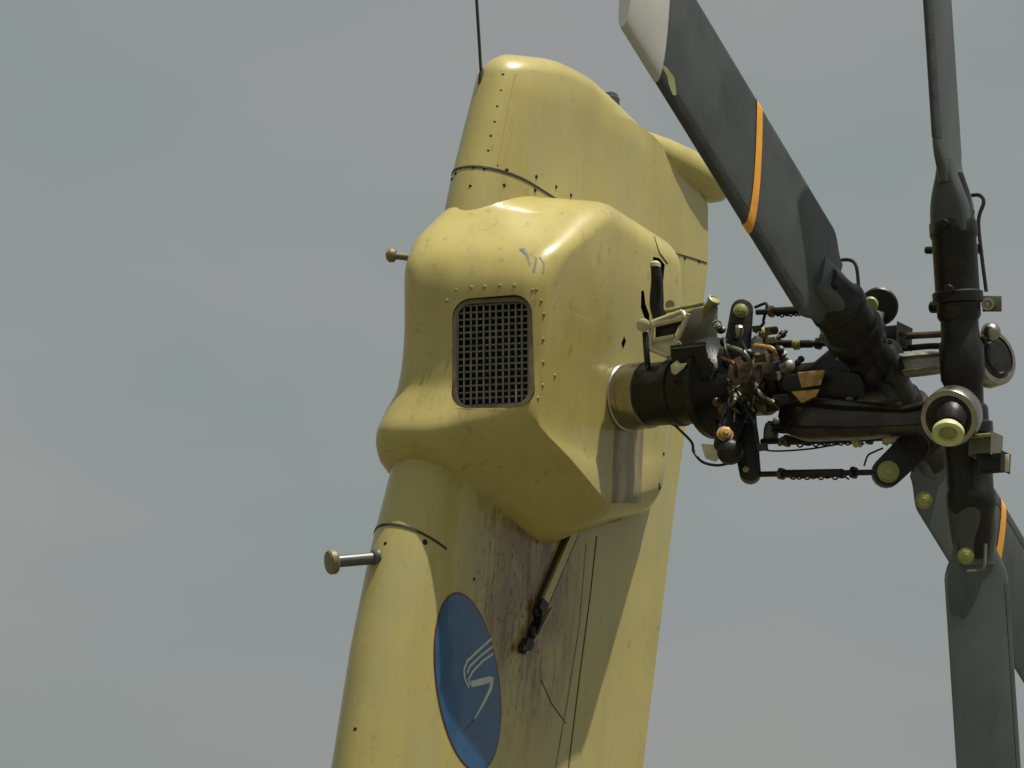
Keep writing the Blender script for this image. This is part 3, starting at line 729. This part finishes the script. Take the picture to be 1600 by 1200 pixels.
blades.append(blade(OUT_X, OUT_A, OUTP, .28, .55, .66, RTIP, None, None, root_ch=.18, root_th=.22))
blades.append(blade(OUT_X, OUT_A+180, OUTP, .28, .55, .66, RTIP, None, None, root_ch=.18, root_th=.22))
# yellow primer showing along one edge of a blade
B0, fr0 = blades[0]; o, s_, c_, n_ = fr0; n_ = n_ if n_.dot(CAM-o) > 0 else -n_
def bp(px, py, l): a, b = on_blade(fr0, px, py); return o+s_*a+c_*b+n_*l
plate('bare_primer_patch', [bp(1024, 98, .012), bp(1034, 108, .018), bp(1044, 124, .020), bp(1049, 150, .016), bp(1046, 150, .011), bp(1036, 128, .011)], n_, .002, M_bright, B0, 0)
# ---- blade grips
def grip(xc, ang, r0, r1, rad, k):
    o, s, c, n = blade_frame(xc, ang, OUTP); bm = bmesh.new()
    add_lathe(bm, o, s, [(r0, rad*.9), (r0+.012, rad*1.0), (r0+.05, rad*1.0), (r0+.055, rad*1.16), (r0+.085, rad*1.16), (r0+.09, rad*1.02), (lerp(r0, r1, .55), rad*1.02), (lerp(r0, r1, .58), rad*1.1), (lerp(r0, r1, .66), rad*1.1), (lerp(r0, r1, .69), rad*.98), (r1-.06, rad*.86), (r1, rad*.62)], 28)
    g = from_bm('blade_grip', bm, M_black, TR)
    return g, (o, s, c, n)
hubs = []
for xc, ang, rad in ((IN_X, IN_A, .070), (OUT_X, OUT_A, .057)):
    o, s, c, n = blade_frame(xc, ang, 0); bm = bmesh.new()
    add_lathe(bm, o, s, [(-.16, rad*.85), (-.155, rad), (-.07, rad*1.05), (-.05, rad*1.2), (.05, rad*1.2), (.07, rad*1.05), (.155, rad), (.16, rad*.85)], 28)
    if xc < 1.5: add_lathe(bm, A(xc), X, [(-.10, .075), (-.09, .098), (.05, .098), (.06, .075)], 28)
    hubs.append(from_bm('hub', bm, M_black, TR))
grips = [grip(IN_X, IN_A, .10, .40, .082, 0), grip(IN_X, IN_A+180, .12, .42, .080, 1), grip(OUT_X, OUT_A, .13, .58, .067, 2), grip(OUT_X, OUT_A+180, .13, .60, .070, 3)]
for g, (o, s, c, n) in grips:
    nn_ = n if n.dot(CAM-o) > 0 else -n
    inner = abs(o.x-IN_X) < .01
    r0_, r1_ = (.24, .44) if inner else (.40, .62)
    bm = bmesh.new(); rr = []
    for k in range(9):
        q = k/8; e = q*q*(3-2*q); wc, wn = lerp(.066, .075 if not inner else .085, e), lerp(.064, .026, e**2)
        rr.append([o+s*lerp(r0_, r1_, q)+c*(math.copysign(abs(math.cos(a))**.6, math.cos(a))*wc)+nn_*(math.copysign(abs(math.sin(a))**.6, math.sin(a))*wn) for a in [2*math.pi*m_/24 for m_ in range(24)]])
    add_rings(bm, rr); from_bm('root_fitting', bm, M_blade, g)
    if inner:
        nut(o+s*.385-c*.03+nn_*.038, nn_, .011, M_black, g)
        continue
    nut(o+s*.46+c*.02+nn_*.05, nn_, .013, M_black, g)
    for rr, sg in ((.22, -1), (.42, -1), (.21, 1)):
        cyl('lug', o+s*rr+c*sg*.05, o+s*rr+c*sg*.098, .014, M_black, g, 12)
# inner hub clutter: counterweight, horns, clevises
lathe('counterweight', f(1373, 479, .22), nf, [(-.03, .054), (-.026, .06), (.02, .062), (.026, .056), (.028, .03)], M_black, TR, 32)
lathe('counterweight_boss', f(1360, 476, .16), nf, [(-.05, .024), (0, .026), (.006, .02)], M_olive, TR, 18)
arm('counterweight_arm', f(1345, 545, .10), f(1366, 492, .20), .05, .03, .04, M_black)
H1, nh = arm('pitch_horn', f(1345, 545, -.06), f(1296, 498, -.03), .07, .032, .05, M_black)
plate('horn_tip', [f(1280, 486, -.08), f(1302, 488, -.08), f(1306, 505, -.08), f(1300, 524, -.08), f(1288, 532, -.08), f(1282, 515, -.08)], nh, .015, M_olive, H1, .005)
H2, nh2 = arm('pitch_horn', f(1425, 700, -.02), f(1386, 738, -.06), .05, .047, .05, M_black)
nut(f(1386, 739, -.06)+nh2*.026, nh2, .027, M_olive, H2, False, .25)
tube('bonding_wire', [f(1350, 728, -.06), f(1356, 712, -.06), f(1366, 706, -.05), f(1380, 700, -.04)], .003, M_black, TR, 6)
H3, nh3 = arm('pitch_horn', f(1330, 605, -.08), f(1240, 600, -.12), .05, .03, .045, M_black)
plate('horn_primer', [f(1248, 582, -.15), f(1290, 578, -.15), f(1284, 602, -.15), f(1254, 606, -.15)], nh3, .012, M_ochre, H3, .003)
plate('horn_primer', [f(1238, 612, -.15), f(1282, 608, -.15), f(1276, 620, -.15), f(1254, 630, -.15)], nh3, .012, M_ochre, H3, .003)
plate('hub_web', [f(1228, 620, -.05), f(1262, 575, -.05), f(1310, 535, -.05), f(1390, 530, -.05), f(1400, 600, -.05), f(1330, 596, -.05), f(1318, 625, -.05), f(1240, 650, -.05)], -nf, .08, M_black, TR, .01)
nut(f(1311, 561, -.06), nf, .007, M_creamb, TR)
nut(f(1319, 592, -.07), V((.3, -.5, .8)).normalized(), .014, M_olive, TR)
nut(f(1309, 619, -.07), nf, .006, M_creamb, TR)
box('hub_lug', f(1400, 527, .10), (X, Z, Y), (.03, .03, .04), M_black, TR, .008)
lathe('connector', f(1215, 588, -.10), nf, [(-.03, .012), (0, .016), (.012, .012)], M_steel, TR, 12)
lathe('connector', f(1233, 575, -.08), V((.8, -.5, .3)).normalized(), [(-.03, .02), (0, .024), (.02, .02), (.026, .01)], M_greyp, TR, 14)
lathe('connector', f(1155, 515, -.13), V((.3, -.6, .8)).normalized(), [(-.02, .010), (0, .014), (.012, .012), (.016, .003)], M_steel, TR, 12)
lathe('dust_cap', f(1205, 672, -.02), -Z, [(-.02, .02), (0, .024), (.03, .024), (.036, .014)], M_greyp, TR, 14)
yoke('torque_arm', f(1205, 668, -.02), f(1330, 680, -.04), .022, .03)

# outer hub clutter and the de-icing leads
g = grips[2][0]
tube('de_icing_lead', [f(1514, 306, .05), f(1530, 305, .05), f(1537, 316, .05), f(1529, 345, .04), f(1534, 400, .04), f(1541, 455, .04)], .0062, M_black, g, 8)
box('lead_clip', f(1514, 390, .03), (X, Z, Y), (.03, .012, .01), M_grey, g, .003)
lathe('lead_terminal', f(1543, 475, .0), nf, [(-.03, .014), (0, .020), (.01, .020), (.012, .012), (.004, .008)], M_steel, g, 16)
plate('terminal_bracket', [f(1535, 462, .03), f(1565, 462, .03), f(1565, 487, .03), f(1535, 487, .03)], nf, .006, M_greyp, g, .002)
nut(f(1474, 342, -.08), nf, .023, M_olive, g, True, .7)
cyl('stud', f(1447, 391, 0), f(1472, 391, .0), .012, M_black, g, 12)
cyl('stud', f(1455, 480, 0), f(1480, 480, .0), .019, M_black, g, 12)
g = grips[3][0]
box('balance_box', f(1540, 697, -.02), (X, Z, Y), (.038, .03, .03), M_greyp, g, .006)
plate('balance_plate', [f(1510, 680, -.05), f(1548, 676, -.05), f(1548, 682, -.05), f(1512, 686, -.05)], nf, .008, M_olive, g, .002)
box('junction_box', f(1552, 724, -.02), (X, Z, Y), (.042, .026, .025), M_black, g, .005)
plate('end_plate', [f(1570, 710, -.06), f(1577, 710, -.06), f(1577, 737, -.06), f(1570, 737, -.06)], nf, .006, M_creamb, g, .002)
nut(f(1508, 868, -.05)+nf*.03, nf, .020, M_olive, g)
tube('de_icing_lead', [f(1540, 850, -.10), f(1538, 885, -.10), f(1530, 892, -.10), f(1512, 893, -.10)], .005, M_greyp, g, 8)
g = grips[0][0]
tube('de_icing_lead', [f(1304, 408, .1), f(1326, 406, .1), f(1337, 414, .1), f(1341, 440, .1), f(1341, 468, .1)], .006, M_black, g, 8)
g = grips[1][0]
nut(f(1442, 780, .0)+nf*.06, nf, .021, M_olive, g)

# ---- small fittings crowding the swashplate and the inner hub
mats = [M_black, M_black, M_forge, M_forge, M_bronze, M_greyp]
for k in range(34):
    px, py = random.uniform(1118, 1222), random.uniform(505, 700)
    p = f(px, py, random.uniform(-.16, -.08)); dn = (nf+V((random.uniform(-.9, .9), random.uniform(-.3, .3), random.uniform(-.9, .9)))).normalized(); q = random.uniform(.007, .015)
    mm = random.choice(mats)
    if k % 3 == 0: nut(p, dn, q, mm, TR)
    elif k % 3 == 1: lathe('fitting', p-dn*.03, dn, [(0, q*.8), (.012, q*.8), (.014, q*1.5), (.024, q*1.5), (.026, q), (.042, q*.9), (.046, q*.4)], mm, TR, 12)
    else: box('bracket_lug', p, (X, nf.cross(X).normalized(), nf), (q*1.8, q*.9, q*.8), mm, TR, q*.25)
for k in range(12):
    px, py = random.uniform(1125, 1200), random.uniform(520, 690); a, b = random.uniform(-38, 38), random.uniform(-40, 40)
    tube('locking_wire' if k % 2 else 'control_hose', [f(px, py, -.12), f(px+a*.5+random.uniform(-10, 10), py+b*.5, -.18), f(px+a, py+b, -.12)], .0028 if k % 2 else .0065, random.choice([M_black, M_steel, M_forge, M_greyp]), TR, 7)
for k in range(16):
    px, py = random.uniform(1235, 1420), random.uniform(520, 640)
    p = f(px, py, random.uniform(-.12, -.07)); dn = (nf+V((random.uniform(-.6, .6), 0, random.uniform(-.6, .6)))).normalized(); q = random.uniform(.005, .012)
    nut(p, dn, q, random.choice([M_black, M_forge, M_forge, M_greyp]), TR)
